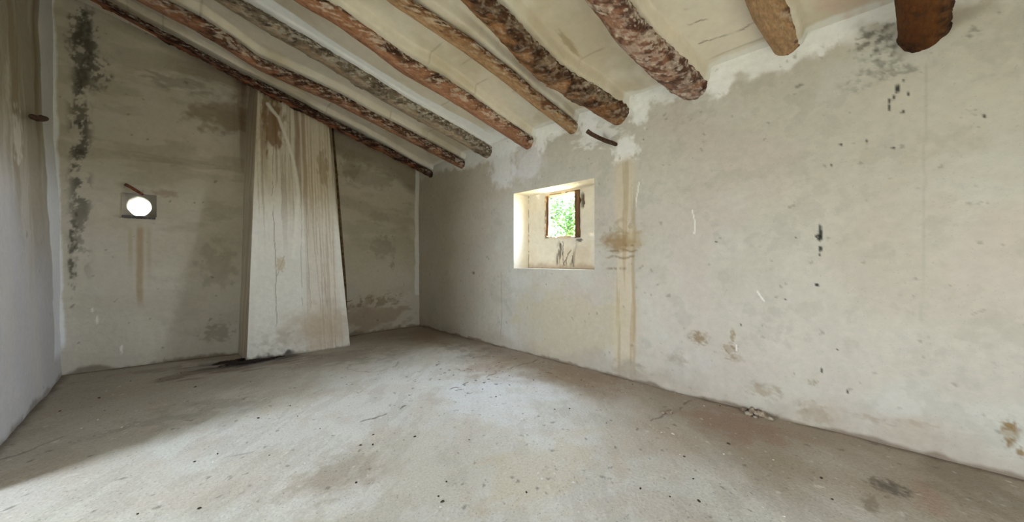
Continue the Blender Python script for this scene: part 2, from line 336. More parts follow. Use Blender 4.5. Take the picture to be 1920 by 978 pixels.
def make_right():
    ys = axis(YF - 0.1, YB + 0.15, 0.0125); zs = axis(-0.05, 3.62, 0.0125)
    for val in (NY0, NY1): ys[np.argmin(abs(ys - val))] = val
    for val in (NZ0, NZ1): zs[np.argmin(abs(zs - val))] = val
    U, V = np.meshgrid(ys, zs, indexing='ij')
    near = np.maximum(np.maximum(NY0 - U, U - NY1), np.maximum(NZ0 - V, V - NZ1))
    D = ((fbm(U * .8, V * .8, 400, 3) - .5) * .05 + (fbm(U * 4, V * 4, 404, 4) - .5) * .012) * ss(0, .3, np.abs(near))
    # loose repair lip at the foot
    lip = (1 - ss(.02, .07, V)) * ss(.3, .5, U) * (1 - ss(1.5, 1.9, U)) * ss(.35, .6, fbm(U * 5, V * 5, 408, 3)); D -= lip * .03
    cU = (U[:-1, :-1] + U[1:, 1:]) / 2; cV = (V[:-1, :-1] + V[1:, 1:]) / 2
    keep = ~((cU > NY0) & (cU < NY1) & (cV > NZ0) & (cV < NZ1))
    a = Acc()
    a.grid(np.stack([XR + D, U, V], -1), right_colour(U, V), keep)
    # niche reveals
    cr = lin(234, 229, 216)
    def reveal(f, n1, n2, seed):
        A, B = np.meshgrid(np.linspace(0, 1, n1), np.linspace(0, 1, n2), indexing='ij')
        P = f(A, B); col = mottle(base(A.shape, cr), A * 1.4, B * .4, seed, .08, 3)
        a.grid(P, col); 
    W = NX - XR; wy_, wz = NY1 - NY0, NZ1 - NZ0
    st = lambda *k: np.stack(k, -1)
    reveal(lambda A, B: st(XR + B * W, A * 0 + NY1, NZ0 + A * wz), 80, 24, 410)     # far reveal
    reveal(lambda A, B: st(XR + B * W, A * 0 + NY0, NZ0 + A * wz), 80, 24, 411)
    reveal(lambda A, B: st(XR + B * W, NY0 + A * wy_, A * 0 + NZ1), 80, 24, 412)    # soffit
    reveal(lambda A, B: st(XR + B * W, NY0 + A * wy_, A * 0 + NZ0), 80, 24, 413)    # sill
    # back panel with the broken opening
    ys = axis(NY0, NY1, 0.01); zs = axis(NZ0, NZ1, 0.01); U, V = np.meshgrid(ys, zs, indexing='ij')
    col = mottle(base(U.shape, lin(212, 203, 182)), U, V, 420, .08, 2)
    col = mixc(col, ss(.5, .7, fbm(U * 2, V * 2, 421, 4)), lin(196, 176, 144), .5)
    col = mixc(col, (1 - ss(.0, .10, V - NZ0 - (fbm(U * 6, V * 6, 422, 4) - .4) * .12)), lin(150, 120, 84), .5)
    dr = streaks(U, V, 16, 2.2, 423, .56, .64) * (1 - ss(.10, .28, np.abs(U - 3.32))) * (1 - ss(1.70, 1.80, V)) * ss(1.33, 1.45, V)
    col = mixc(col, dr, lin(74, 62, 50), .75)
    for pts in ([(3.38, 1.75), (3.36, 1.5), (3.30, 1.38)], [(3.22, 1.62), (3.28, 1.5), (3.33, 1.36)], [(3.42, 1.72), (3.36, 1.52)], [(3.16, 1.55), (3.14, 1.38)], [(3.46, 1.55), (3.44, 1.4)], [(3.27, 1.56), (3.20, 1.63)]):
        col = mixc(col, line(U, V, pts, .006, 425, .04), lin(50, 40, 32), .85)
    col = mixc(col, blob(U, V, 3.05, 1.76, .05, .025, 426, .7), lin(70, 58, 48), .8)
    br = np.maximum(np.maximum(OY0 - U, U - OY1), np.maximum(OZ0 - V, V - OZ1))
    col = mixc(col, 1 - ss(.0, .05, br + (fbm(U * 9, V * 9, 427, 4) - .5) * .08), lin(202, 164, 110), .6)
    col = mixc(col, (1 - ss(.012, .03, br)) * ss(.5, .58, fbm(U * 12, V * 12, 428, 3)), lin(72, 56, 40), .7)
    col = mixc(col, line(U, V, [(NY1 - .008, NZ0), (NY1 - .008, NZ1)], .006, 429, .006) * ss(.45, .5, fbm(U * 8, V * 14, 430, 3)), lin(110, 80, 56), .9)
    col = mixc(col, line(U, V, [(NY0, NZ0 + .004), (NY1, NZ0 + .004)], .006, 431, .006), lin(90, 66, 46), .8)
    Dn = (fbm(U * 5, V * 5, 432, 4) - .5) * .02 * ss(0, .15, br)
    # hollow of lost plaster to the right of the post
    hol = blob(U, V, 3.00, 2.36, .035, .12, 433, .4); Dn += hol * .05; col = mixc(col, hol, lin(86, 66, 50), .9)
    nb = (fbm(U * 7, V * 7, 434, 4) - .5) * .05 * ss(-.2, .4, 1 - ss(OZ0, OZ1, V))
    brc = br + nb; brc = (brc[:-1, :-1] + brc[1:, 1:]) / 2
    a.grid(np.stack([NX + Dn, U, V], -1), col, brc > 0)
    # tunnel to the outer face
    TO = 4.50
    for (p0, p1) in (((OY0, OZ0), (OY1, OZ0)), ((OY1, OZ0), (OY1, OZ1)), ((OY1, OZ1), (OY0, OZ1)), ((OY0, OZ1), (OY0, OZ0))):
        A, B = np.meshgrid(np.linspace(0, 1, 40), np.linspace(0, 1, 8), indexing='ij')
        y_ = p0[0] + (p1[0] - p0[0]) * A; z_ = p0[1] + (p1[1] - p0[1]) * A
        cc = mottle(base(A.shape, lin(206, 160, 104)), y_ * 3, z_ * 3 + B, 440, .2, 4)
        # ragged lip: grows out of the straight line
        oy = 3.4; oz = 2.17; g = (fbm(A * 7 + p0[0] * 3, B * 3 + p0[1], 441, 4) - .35) * .05
        y_ = y_ + np.sign(y_ - oy) * g * -.6; z_ = z_ + np.sign(z_ - oz) * g * -.5
        a.grid(st(NX + B * (TO - NX), y_, z_), cc)
    # outer face
    for r in ((YF - .4, OY0 - .02, -.3, 3.9), (OY1 + .02, YB + .5, -.3, 3.9), (OY0 - .02, OY1 + .02, -.3, OZ0 - .02), (OY0 - .02, OY1 + .02, OZ1 + .02, 3.9)):
        a.quad([(TO, r[0], r[2]), (TO, r[1], r[2]), (TO, r[1], r[3]), (TO, r[0], r[3])], lin(200, 180, 140))
    return struct(a.build('wall_right', M_wall))
make_right()

# ------------------------------------------------------------------ back wall with its round-cheeked hole
HX, HZ = -0.275, 2.215
RX0, RX1, RZ0, RZ1 = -0.435, -0.105, 2.07, 2.385
def back_y(x, z): return YB + .02 - .24 * np.exp(-((x - 1.35) / .95) ** 2) * (1 - .55 * ss(0, 3.5, z)) + .05 * ss(-.2, -.95, x)
def back_colour(u, v):
    col = base(u.shape, lin(184, 176, 160)); col = mottle(col, u, v, 501, .10, 1.0)
    col = mixc(col, ss(.5, .68, fbm(u * 1.0, v * 1.3, 505, 5)), lin(168, 156, 134), .4)
    col = mixc(col, ss(.52, .7, fbm(u * 1.5 + 4, v * 1.8, 508, 5)), lin(196, 186, 174), .5)
    col = mixc(col, ss(.54, .68, fbm(u * 1.6 + 9, v * 5, 510, 5)) , lin(148, 138, 116), .35)
    # paler lower part and right hand bay
    col = mixc(col, (1 - ss(1.0, 2.4, v + (fbm(u * 1.2, v * 1.2, 512, 4) - .5) * 1.0)), lin(198, 194, 180), .5)
    # dark head under the log, next to the chimney
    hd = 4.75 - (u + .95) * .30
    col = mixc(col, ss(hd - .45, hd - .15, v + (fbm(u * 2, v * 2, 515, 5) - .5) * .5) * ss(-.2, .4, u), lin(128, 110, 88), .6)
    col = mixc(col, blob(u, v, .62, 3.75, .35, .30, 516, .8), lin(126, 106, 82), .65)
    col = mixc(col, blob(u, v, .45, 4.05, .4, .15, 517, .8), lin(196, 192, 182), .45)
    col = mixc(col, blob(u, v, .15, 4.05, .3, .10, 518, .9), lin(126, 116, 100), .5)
    col = mixc(col, (1 - ss(.0, .16, np.abs(u - .86))) * ss(2.2, 3.9, v) * (.4 + .6 * streaks(u, v, 14, .6, 519, .4, .6)), lin(98, 72, 46), .75)
    # mildew down the left corner
    c = -.80 + (fbm(v * 1.2, u * 0, 520, 3) - .5) * .1
    m = (1 - ss(.03, .14, np.abs(u - c))) * ss(.50, .60, fbm(u * 11, v * 6, 521, 5, .65)); col = mixc(col, m * ss(.6, 2.6, v), lin(78, 74, 64), .8)
    for (a, b, r1, r2, s) in [(-.78, 4.35, .12, .35, 522), (-.66, 3.95, .12, .2, 523), (-.80, 3.45, .06, .4, 524), (-.82, 2.86, .06, .06, 525), (-.84, 2.65, .04, .05, 528), (-.86, 1.9, .04, .3, 526), (-.87, 1.4, .03, .3, 527)]:
        col = mixc(col, blob(u, v, a, b, r1, r2, s, .8) * ss(.42, .55, fbm(u * 20, v * 16, s + 20, 3)), lin(76, 72, 62), .75)
    # whitewashed corner strip
    e = -.895 + (fbm(v * 5, u * 0, 530, 4) - .5) * .06 + .03 * ss(2.2, .4, v)
    e = -.925 - .018 * v + (fbm(v * 5, u * 0, 530, 4) - .5) * .05
    wmask = (1 - ss(e - .01, e + .015, u)) * ss(.25, .40, v + (fbm(u * 5, v * 5, 531, 3) - .5) * .1)
    col = mixc(col, wmask, lin(222, 224, 226), .9)
    # right corner strip
    e = 3.955 + (fbm(v * 4, u * 0, 533, 4) - .5) * .06
    col = mixc(col, ss(e - .012, e + .015, u) * ss(.66, .72, v) , lin(226, 226, 224), .75 )
    # runs below the hole
    col = mixc(col, (1 - ss(.015, .05, np.abs(u + .27 + (fbm(v * 3, u, 535, 3) - .5) * .03))) * ss(.7, 1.0, v) * (1 - ss(1.85, 2.0, v)), lin(158, 128, 86), .6)
    col = mixc(col, (1 - ss(.01, .03, np.abs(u + .36))) * ss(1.2, 1.6, v) * (1 - ss(1.8, 1.95, v)), lin(160, 140, 108), .4)
    col = mixc(col, (1 - ss(.01, .03, np.abs(u + .18))) * ss(.9, 1.6, v) * (1 - ss(1.8, 1.95, v)), lin(160, 140, 108), .35)
    col = mixc(col, blob(u, v, -.02, 2.42, .12, .05, 536, .8), lin(146, 118, 94), .5)
    for (a, b, h) in [(-.70, .80, .03), (-.66, .67, .05), (-.44, .25, .06)]:
        col = mixc(col, blob(u, v, a, b, .012, h, 537, .5), lin(228, 226, 218), .85)
    # low brown grime in the right bay
    col = mixc(col, blob(u, v, 2.9, .30, .7, .30, 540, .9), lin(150, 128, 102), .6)
    col = mixc(col, blob(u, v, 3.1, .62, .5, .16, 541, .9) * ss(.45, .6, fbm(u * 12, v * 12, 542, 3)), lin(126, 106, 80), .6)
    for (a, b, r1, r2, s, k) in [(3.2, 1.75, .25, .2, 543, .4), (2.55, 3.3, .15, .25, 544, .5), (2.9, 3.15, .5, .2, 545, .4), (3.42, 1.35, .05, .08, 546, .5), (3.1, 2.35, .2, .12, 547, .25), (.55, 1.4, .2, .3, 548, .35), (.55, .35, .16, .12, 549, .5), (.1, 2.9, .5, .06, 550, .3)]:
        col = mixc(col, blob(u, v, a, b, r1, r2, s, .9), lin(132, 120, 98), k)
    g = (1 - ss(.0, .06, v - (fbm(u * 5, v * 3, 555, 4) - .45) * .16)); col = mixc(col, g, lin(112, 96, 78), .75)
    sp = ss(.87, .93, fbm(u * 14, v * 14, 556, 2)); col = mixc(col, sp, lin(104, 94, 78), .5)
    return col
def make_back():
    xs = axis(XL - .25, XR + .1, .0125); zs = axis(-.05, 5.05, .0125)
    for val in (RX0, RX1): xs[np.argmin(abs(xs - val))] = val
    for val in (RZ0, RZ1): zs[np.argmin(abs(zs - val))] = val
    U, V = np.meshgrid(xs, zs, indexing='ij')
    near = np.maximum(np.maximum(RX0 - U, U - RX1), np.maximum(RZ0 - V, V - RZ1))
    D = ((fbm(U * .9, V * .9, 560, 3) - .5) * .06 + (fbm(U * 4, V * 4, 564, 4) - .5) * .014)
    Yw = back_y(U, V) + D * ss(0, .2, np.abs(near))
    cU = (U[:-1, :-1] + U[1:, 1:]) / 2; cV = (V[:-1, :-1] + V[1:, 1:]) / 2
    keep = ~((cU > RX0) & (cU < RX1) & (cV > RZ0) & (cV < RZ1))
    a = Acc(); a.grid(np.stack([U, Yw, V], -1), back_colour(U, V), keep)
    # the recess: rectangular mouth 5 cm deep, then a splayed oval tunnel
    n = 96; t = np.linspace(0, 2 * np.pi, n + 1)
    def rect_pt(t):
        cx_, cz_ = (RX0 + RX1) / 2, (RZ0 + RZ1) / 2; hx, hz = (RX1 - RX0) / 2, (RZ1 - RZ0) / 2
        c_, s_ = np.cos(t), np.sin(t); k = 1 / np.maximum(np.abs(c_), np.abs(s_)); return cx_ + hx * c_ * k, cz_ + hz * s_ * k
    t[12] = np.pi / 4; rx, rz = rect_pt(t)
    rings = []
    yb = float(back_y(np.array(HX), np.array(HZ)))
    rings.append((rx, rx * 0 + yb, rz)); rings.append((rx, rx * 0 + yb + .035, rz))
    for k, (a1, a2, yy) in enumerate([(.128, .140, .06), (.118, .132, .10), (.112, .128, .22), (.110, .125, .36), (.110, .125, .45)]):
        w = 1 + (fbm(np.cos(t) * 2 + 5, np.sin(t) * 2 + k * .3, 570, 3) - .5) * .12
        rings.append((HX + a1 * np.cos(t) * w, rx * 0 + yb + yy, HZ + a2 * np.sin(t) * w))
    P = np.stack([np.stack(r, -1) for r in rings]); col = base(P.shape[:2], lin(196, 192, 184)); col[1:3] = lin(150, 142, 130)
    a.grid(P, col)
    TO = yb + .45; c0 = lin(180, 170, 150)
    for r in ((XL - .7, HX - .15, -.3, 5.2), (HX + .15, 4.6, -.3, 5.2), (HX - .15, HX + .15, -.3, HZ - .13), (HX - .15, HX + .15, HZ + .13, 5.2)):
        a.quad([(r[0], TO, r[2]), (r[1], TO, r[2]), (r[1], TO, r[3]), (r[0], TO, r[3])], c0)
    return struct(a.build('wall_back', M_wall))
make_back()

# ------------------------------------------------------------------ left wall (ends at a wide passage to the side room)
PY0, PY1, PZ = 0.9, 3.84, 3.35
def left_colour(u, v):
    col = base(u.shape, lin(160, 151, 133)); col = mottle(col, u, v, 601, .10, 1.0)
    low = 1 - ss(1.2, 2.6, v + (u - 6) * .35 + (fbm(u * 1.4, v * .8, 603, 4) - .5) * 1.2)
    col = mixc(col, low, lin(186, 185, 190), .8)  # lower wall pale lavender: cool skylight painted into the whitewash tone
    col = mixc(col, streaks(u, v, 6, .5, 605, .48, .66) * ss(1.6, 2.6, v), lin(138, 122, 92), .55)
    col = mixc(col, streaks(u, v, 9, .7, 607, .54, .68), lin(190, 184, 172), .4)
    col = mixc(col, (1 - ss(.03, .16, np.abs(u - 6.35))) * ss(2.2, 3.2, v), lin(112, 92, 64), .5)
    e = 6.55 + (fbm(v * 3, u * 0, 610, 4) - .5) * .10 + .30 * ss(2.5, .3, v)
    col = mixc(col, ss(e - .01, e + .04, u) * ss(.2, .35, v), lin(218, 220, 224), .85)
    col = mixc(col, blob(u, v, 5.55, 2.60, .12, .25, 612, .9), lin(206, 202, 190), .7)
    col = mixc(col, blob(u, v, 5.35, 3.0, .06, .2, 613, .9), lin(204, 198, 184), .5)
    g = 1 - ss(0, .08, v - (fbm(u * 4, v * 3, 615, 4) - .45) * .15); col = mixc(col, g, lin(118, 106, 92), .7)
    sp = ss(.87, .93, fbm(u * 9, v * 9, 616, 2)); col = mixc(col, sp, lin(126, 118, 108), .5)
    return col
def make_left():
    a = Acc()
    def part(y0, y1, z0, z1):
        U, V = np.meshgrid(axis(y0, y1, .02), axis(z0, z1, .02), indexing='ij')
        D = (fbm(U * .9, V * .9, 620, 3) - .5) * .05 + (fbm(U * 4, V * 4, 624, 4) - .5) * .014
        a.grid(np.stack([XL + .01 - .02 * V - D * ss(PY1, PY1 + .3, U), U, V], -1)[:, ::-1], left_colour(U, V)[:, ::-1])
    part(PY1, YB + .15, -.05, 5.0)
    c = lin(196, 190, 174); T = XL - .45
    def face(y0, y1, z0, z1, x): a.quad([(x, y0, z0), (x, y1, z0), (x, y1, z1), (x, y0, z1)], c)
    face(YF - .1, PY0, -.05, 5.0, XL); face(PY0, PY1, PZ, 5.0, XL)
    face(YF - .1, PY0, -.3, 5.2, T); face(PY0, PY1, PZ, 5.2, T); face(PY1, YB + .6, -.3, 5.2, T)
    a.quad([(XL, PY1, 0), (T, PY1, 0), (T, PY1, PZ), (XL, PY1, PZ)], c); a.quad([(XL, PY0, 0), (T, PY0, 0), (T, PY0, PZ), (XL, PY0, PZ)], c)
    a.quad([(XL, PY0, PZ), (T, PY0, PZ), (T, PY1, PZ), (XL, PY1, PZ)], c)
    return struct(a.build('wall_left', M_wall, smooth=False))
make_left()

# ------------------------------------------------------------------ floor
def floor_colour(u, v):
    """u = x, v = y"""
    col = base(u.shape, lin(196, 192, 182)); col = mottle(col, u, v, 701, .09, 1.3)
    ur, vr = (u * .70 + v * .71), (-u * .71 + v * .70)
    col = mixc(col, ss(.5, .66, fbm(u * 1.2, v * 1.2, 705, 5)), lin(180, 170, 152), .45)
    col = mixc(col, ss(.52, .68, fbm(u * 2.1 + 3, v * 2.1, 708, 5)), lin(196, 192, 184), .6)
    col = mixc(col, ss(.54, .68, fbm(u * 3 + 8, v * 3, 711, 5)), lin(184, 168, 154), .35)
    col = mixc(col, ss(.50, .60, fbm(ur * 3, vr * 9, 714, 5, .65)), lin(160, 150, 134), .30)
    n = (fbm(u * 1.4, v * 1.4, 720, 5) - .5)
    # brown along the walls, with the sill's shadow painted in beside the long one
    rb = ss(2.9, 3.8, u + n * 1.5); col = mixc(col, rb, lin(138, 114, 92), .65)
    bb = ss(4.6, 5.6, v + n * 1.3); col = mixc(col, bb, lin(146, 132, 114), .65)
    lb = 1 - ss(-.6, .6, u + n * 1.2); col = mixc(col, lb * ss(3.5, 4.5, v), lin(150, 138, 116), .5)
    nr = ss(2.2, 3.4, u + n) * (1 - ss(1.0, 2.0, v + n)); col = mixc(col, nr, lin(142, 126, 104), .6)
    for (a, b, r1, r2, s, c_, k) in [(.82, 2.54, .28, .2, 730, (140, 124, 98), .5), (3.1, 3.65, .35, .25, 731, (140, 104, 74), .45), (3.7, 2.5, .3, .5, 732, (140, 108, 82), .4), (3.62, .85, .3, .35, 733, (140, 104, 84), .55),
                                   (3.3, -.08, .10, .08, 734, (84, 72, 58), .85), (3.35, -.25, .2, .06, 735, (150, 120, 100), .6), (3.75, -.45, .3, .2, 736, (118, 104, 84), .55), (2.7, 1.3, .4, .3, 737, (170, 148, 122), .3),
                                   (1.9, 1.6, .5, .3, 738, (186, 170, 136), .5), (2.5, 2.75, .55, .6, 739, (206, 206, 206), .6), (1.8, 5.7, .6, .35, 740, (132, 116, 102), .5), (3.6, 6.2, .5, .5, 741, (134, 118, 98), .5),  # the neutral pale patch paints in the pool of window light
                                   (.8, 6.1, .7, .28, 742, (92, 78, 64), .75), (3.0, .45, .3, .15, 743, (146, 130, 108), .4), (3.0, .0, .1, .03, 744, (110, 96, 76), .6)]:
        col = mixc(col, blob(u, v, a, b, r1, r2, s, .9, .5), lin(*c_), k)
    col = mixc(col, blob(u, v, .92, 6.22, .42, .13, 745, .9, .6), lin(36, 28, 22), .95)
    for (a, b, r1, r2, s_, k) in [(1.35, 5.9, .5, .25, 7451, .45), (2.2, 5.2, .5, .3, 7452, .3), (.2, 4.6, .6, .3, 7453, .3), (3.5, 4.6, .3, .6, 7454, .4), (-.3, 6.6, .6, .15, 7455, .5)]:
        col = mixc(col, blob(u, v, a, b, r1, r2, s_, .9, .5) * ss(.40, .60, fbm(u * 9, v * 9, s_, 4)), lin(112, 98, 84), k)
    col = mixc(col, blob(u, v, .55, 6.46, .28, .09, 746, 1.0, .8), lin(44, 34, 28), .85)
    # seams and cracks
    ck = lin(86, 72, 58)
    for pts, k in (([(1.25, 3.22), (1.55, 3.24), (1.9, 3.3), (2.2, 3.28), (2.6, 3.36), (3.33, 3.40), (4.02, 3.42)], .85), ([(2.90, 1.40), (3.15, 1.37), (3.43, 1.35), (3.9, 1.3)], .7), ([(1.72, 5.0), (1.80, 4.68), (1.98, 4.55), (2.25, 4.6), (2.4, 4.8)], .4), ([(-.95, 4.45), (-.80, 4.50), (-.6, 4.7)], .5), ([(.3, 3.35), (.44, 3.3)], .5)):
        col = mixc(col, line(u, v, pts, .009, 750, .05) * ss(.42, .50, fbm(u * 6, v * 6, 751, 3)), ck, k)
    sp = ss(.85, .90, fbm(u * 22, v * 22, 755, 2)) ; col = mixc(col, sp, lin(92, 80, 66), .6)
    sp = ss(.80, .85, fbm(u * 17, v * 17, 757, 2)) * ss(1.4, 2.5, u) * ss(2.3, 3.2, v) * (1 - ss(4.0, 5.0, v)); col = mixc(col, sp, lin(64, 52, 42), .8)
    sp = ss(.86, .90, fbm(u * 24 + 5, v * 24, 758, 2)); col = mixc(col, sp, lin(214, 210, 202), .5)
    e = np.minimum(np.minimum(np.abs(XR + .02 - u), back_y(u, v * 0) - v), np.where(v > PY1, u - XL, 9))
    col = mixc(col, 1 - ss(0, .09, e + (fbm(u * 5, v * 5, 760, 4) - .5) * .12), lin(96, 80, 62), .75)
    return col
def make_floor():
    a = Acc()
    xs = axis(XL - .12, XR + .12, .0125); ys = axis(-1.2, YB + .15, .0125)
    U, V = np.meshgrid(xs, ys, indexing='ij')
    Z = (fbm(U * .8, V * .8, 770, 3) - .5) * .02 + (fbm(U * 5, V * 5, 774, 4) - .5) * .008
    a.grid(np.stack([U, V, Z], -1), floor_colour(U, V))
    U, V = np.meshgrid(axis(XL - .12, XR + .12, .1), axis(YF - .3, -1.2, .1), indexing='ij'); a.grid(np.stack([U, V, U * 0], -1), floor_colour(U, V))
    U, V = np.meshgrid(axis(-4.8, XL - .12, .1), axis(.3, 4.1, .1), indexing='ij'); a.grid(np.stack([U, V, U * 0], -1), mottle(base(U.shape, lin(176, 168, 154)), U, V, 5))
    return struct(a.build('floor', M_floor))
make_floor()

# ------------------------------------------------------------------ the rest of the shell: front wall with a doorway, side room with a tall window
def shell(name, quads, col=lin(204, 198, 182)):
    a = Acc()
    for q in quads: a.quad(q, col)
    return struct(a.build(name, M_wall, smooth=False))
def wallY(y, rects): return [[(r[0], y, r[2]), (r[1], y, r[2]), (r[1], y, r[3]), (r[0], y, r[3])] for r in rects]
def wallX(x, rects): return [[(x, r[0], r[2]), (x, r[1], r[2]), (x, r[1], r[3]), (x, r[0], r[3])] for r in rects]
DX0, DX1, DZ = 0.7, 1.5, 2.1
rects = [(-1.4, DX0, -.05, 5.1), (DX1, 4.5, -.05, 5.1), (DX0, DX1, DZ, 5.1)]
shell('wall_front', wallY(YF, rects) + wallY(YF - .14, rects) + wallX(DX0, [(YF - .14, YF, 0, DZ)]) + wallX(DX1, [(YF - .14, YF, 0, DZ)]) + [[(DX0, YF, DZ), (DX1, YF, DZ), (DX1, YF - .14, DZ), (DX0, YF - .14, DZ)]])
SX = -3.4; WY0, WY1, WZ0, WZ1 = 2.85, 3.80, 1.1, 3.65
rects = [(.2, WY0, -.05, 3.75), (WY1, 4.1, -.05, 3.75), (WY0, WY1, -.05, WZ0), (WY0, WY1, WZ1, 3.75)]
shell('wall_side_room', wallX(SX, rects) + wallY(.35, [(SX, XL - .4, -.05, 3.75)]) + wallY(3.95, [(SX, XL - .4, -.05, 3.75)]))
shell('ceiling_side_room', [[(SX - .1, .2, 3.7), (XL - .4, .2, 3.7), (XL - .4, 4.1, 3.7), (SX - .1, 4.1, 3.7)]])
g = Acc(); g.quad([(-40, -40, -.35), (40, -40, -.35), (40, 40, -.35), (-40, 40, -.35)], lin(170, 158, 120)); struct(g.build('ground_outside', M_floor, smooth=False))

# ------------------------------------------------------------------ chimney breast
def make_chimney():
    a = Acc()
    # corners: front-left, front-right, back-left, back-right at z = 0 and z = ZT
    ZT = 4.35
    b = {'fl': (.825, 6.33), 'fr': (2.25, 6.27), 'bl': (.80, 7.02), 'br': (2.31, 7.05)}
    t = {'fl': (1.03, 6.77), 'fr': (2.05, 6.79), 'bl': (.92, 7.16), 'br': (2.10, 7.16)}
    def face(p, q, seed, left):
        n = 130 if not left else 40
        A, B = np.meshgrid(np.linspace(0, 1, n), np.linspace(0, 1, 350), indexing='ij')
        x0 = b[p][0] + (t[p][0] - b[p][0]) * B; y0 = b[p][1] + (t[p][1] - b[p][1]) * B
        x1 = b[q][0] + (t[q][0] - b[q][0]) * B; y1 = b[q][1] + (t[q][1] - b[q][1]) * B
        X = x0 + (x1 - x0) * A; Y = y0 + (y1 - y0) * A; Z = B * (np.minimum(ZT, ceil_plane(X)) + .02) - .02
        ed = ss(0, .06, A) * ss(0, .06, 1 - A)
        w = ((fbm(X * 1.2 + Y, Z * 1.2, seed, 3) - .5) * .035 + (fbm((X + Y) * 6, Z * 6, seed + 4, 3) - .5) * .008) * ed
        nx, ny = -(b[q][1] - b[p][1]), b[q][0] - b[p][0]; L = math.hypot(nx, ny)
        X = X + nx / L * w; Y = Y + ny / L * w
        return X, Y, Z, A
    X, Y, Z, A = face('fl', 'fr', 800, False)
    u = X; v = Z
    col = base(u.shape, lin(218, 215, 207)); col = mottle(col, u, v, 810, .07, 1.4)
    up = ss(1.6, 3.4, v + (fbm(u * 2, v * 2, 811, 4) - .5) * 1.2)
    col = mixc(col, up, lin(196, 184, 158), .6)
    col = mixc(col, streaks(u, v, 9, .5, 812, .48, .66) * ss(1.2, 3.2, v), lin(170, 148, 116), .40)
    col = mixc(col, streaks(u, v, 36, .6, 813, .56, .66) * ss(1.2, 2.8, v), lin(134, 108, 78), .45)
    # right hand brown wash
    rw = ss(.52, .62, A + (fbm(u * 3, v * .5, 814, 3) - .5) * .12) * (1 - ss(.9, .96, A))
    col = mixc(col, rw, lin(200, 184, 160), .35); col = mixc(col, rw * streaks(u, v, 60, .7, 815, .50, .66), lin(156, 130, 100), .38)
    # brown blotch at the head, left
    col = mixc(col, blob(A, v, .20, 3.66, .14, .42, 816, .9), lin(118, 82, 42), .80)
    col = mixc(col, (1 - ss(.02, .05, np.abs(A - .10))) * ss(2.6, 3.6, v), lin(128, 100, 66), .6)
    col = mixc(col, (1 - ss(.01, .05, np.abs(A - .50 - (fbm(v * 2, u * 0, 818, 3) - .5) * .05))) * ss(2.2, 3.2, v), lin(128, 96, 62), .7)
    col = mixc(col, (1 - ss(.01, .04, np.abs(A - .60 - (fbm(v * 2, u * 0, 819, 3) - .5) * .05))) * ss(1.2, 3.2, v), lin(138, 106, 74), .6)
    col = mixc(col, blob(A, v, .86, 3.1, .08, .30, 817, .9), lin(150, 126, 92), .6)
    # pale mortar scar curving down
    col = mixc(col, line(A * 1.3, v, [(.16, 3.95), (.34, 3.78), (.50, 3.42), (.62, 2.98), (.66, 2.5), (.60, 2.0), (.55, 1.5)], .026, 820, .015), lin(224, 220, 210), .8)
    # long thin cracks
    for pts, k in (([(.27, 3.3), (.265, 2.4), (.29, 2.0), (.32, 1.3), (.33, .45)], .7), ([(.68, 3.0), (.70, 2.2), (.66, 1.3), (.665, .5)], .45), ([(.78, 2.6), (.76, 1.5), (.78, .5)], .5), ([(.40, 2.8), (.40, 2.1)], .4), ([(.85, 2.8), (.88, 1.6), (.92, .5)], .4), ([(.94, 2.8), (.97, 1.6), (1.02, .6)], .4), ([(.33, 1.22), (.44, 1.52)], .6)):
        col = mixc(col, line(A * 1.3, v, pts, .005, 825, .015) * ss(.3, .42, fbm(u * 3, v * 3, 826, 3)), lin(126, 106, 84), k)
    col = mixc(col, blob(A, v, .29, 1.40, .05, .10, 827, .6), lin(186, 170, 140), .7)
    # foot: brown flush right, soot left
    col = mixc(col, blob(A, v, .70, .36, .34, .30, 830, .5, .8), lin(176, 156, 130), .65)
    col = mixc(col, blob(A, v, .30, .22, .20, .16, 831, .9, .7) * ss(.35, .7, fbm(u * 14, v * 14, 832, 4)), lin(150, 140, 122), .4)
    col = mixc(col, (1 - ss(.0, .09, v - (fbm(u * 9, v * 7, 833, 4) - .5) * .20)) * (1 - ss(.35, .5, A)), lin(40, 30, 24), .85)
    col = mixc(col, (1 - ss(.0, .03, v - (fbm(u * 16, v * 5, 834, 4) - .5) * .05)), lin(110, 92, 74), .5)
    a.grid(np.stack([X, Y, Z], -1), col)
    for p, q, s in (('bl', 'fl', 840), ('fr', 'br', 845)):
        X, Y, Z, A = face(p, q, s, True)
        col = mottle(base(X.shape, lin(206, 197, 180)), Y * 3, Z, s, .1, 1)
        col = mixc(col, streaks(Y, Z, 18, .5, s + 1, .45, .6), lin(168, 148, 120), .4)
        col = mixc(col, ss(2.4, 3.9, Z), lin(124, 98, 70), .5)
        if q == 'br': col = mixc(col, base(X.shape[:2] + (), 1)[..., 0] * .9, lin(150, 122, 78), .5)
        a.grid(np.stack([X, Y, Z], -1), col)
    o = a.build('chimney_breast', M_wall)
    return tag(o, 'tall tapering plastered chimney breast streaked with brown stains, on the back wall', 'chimney')
make_chimney()

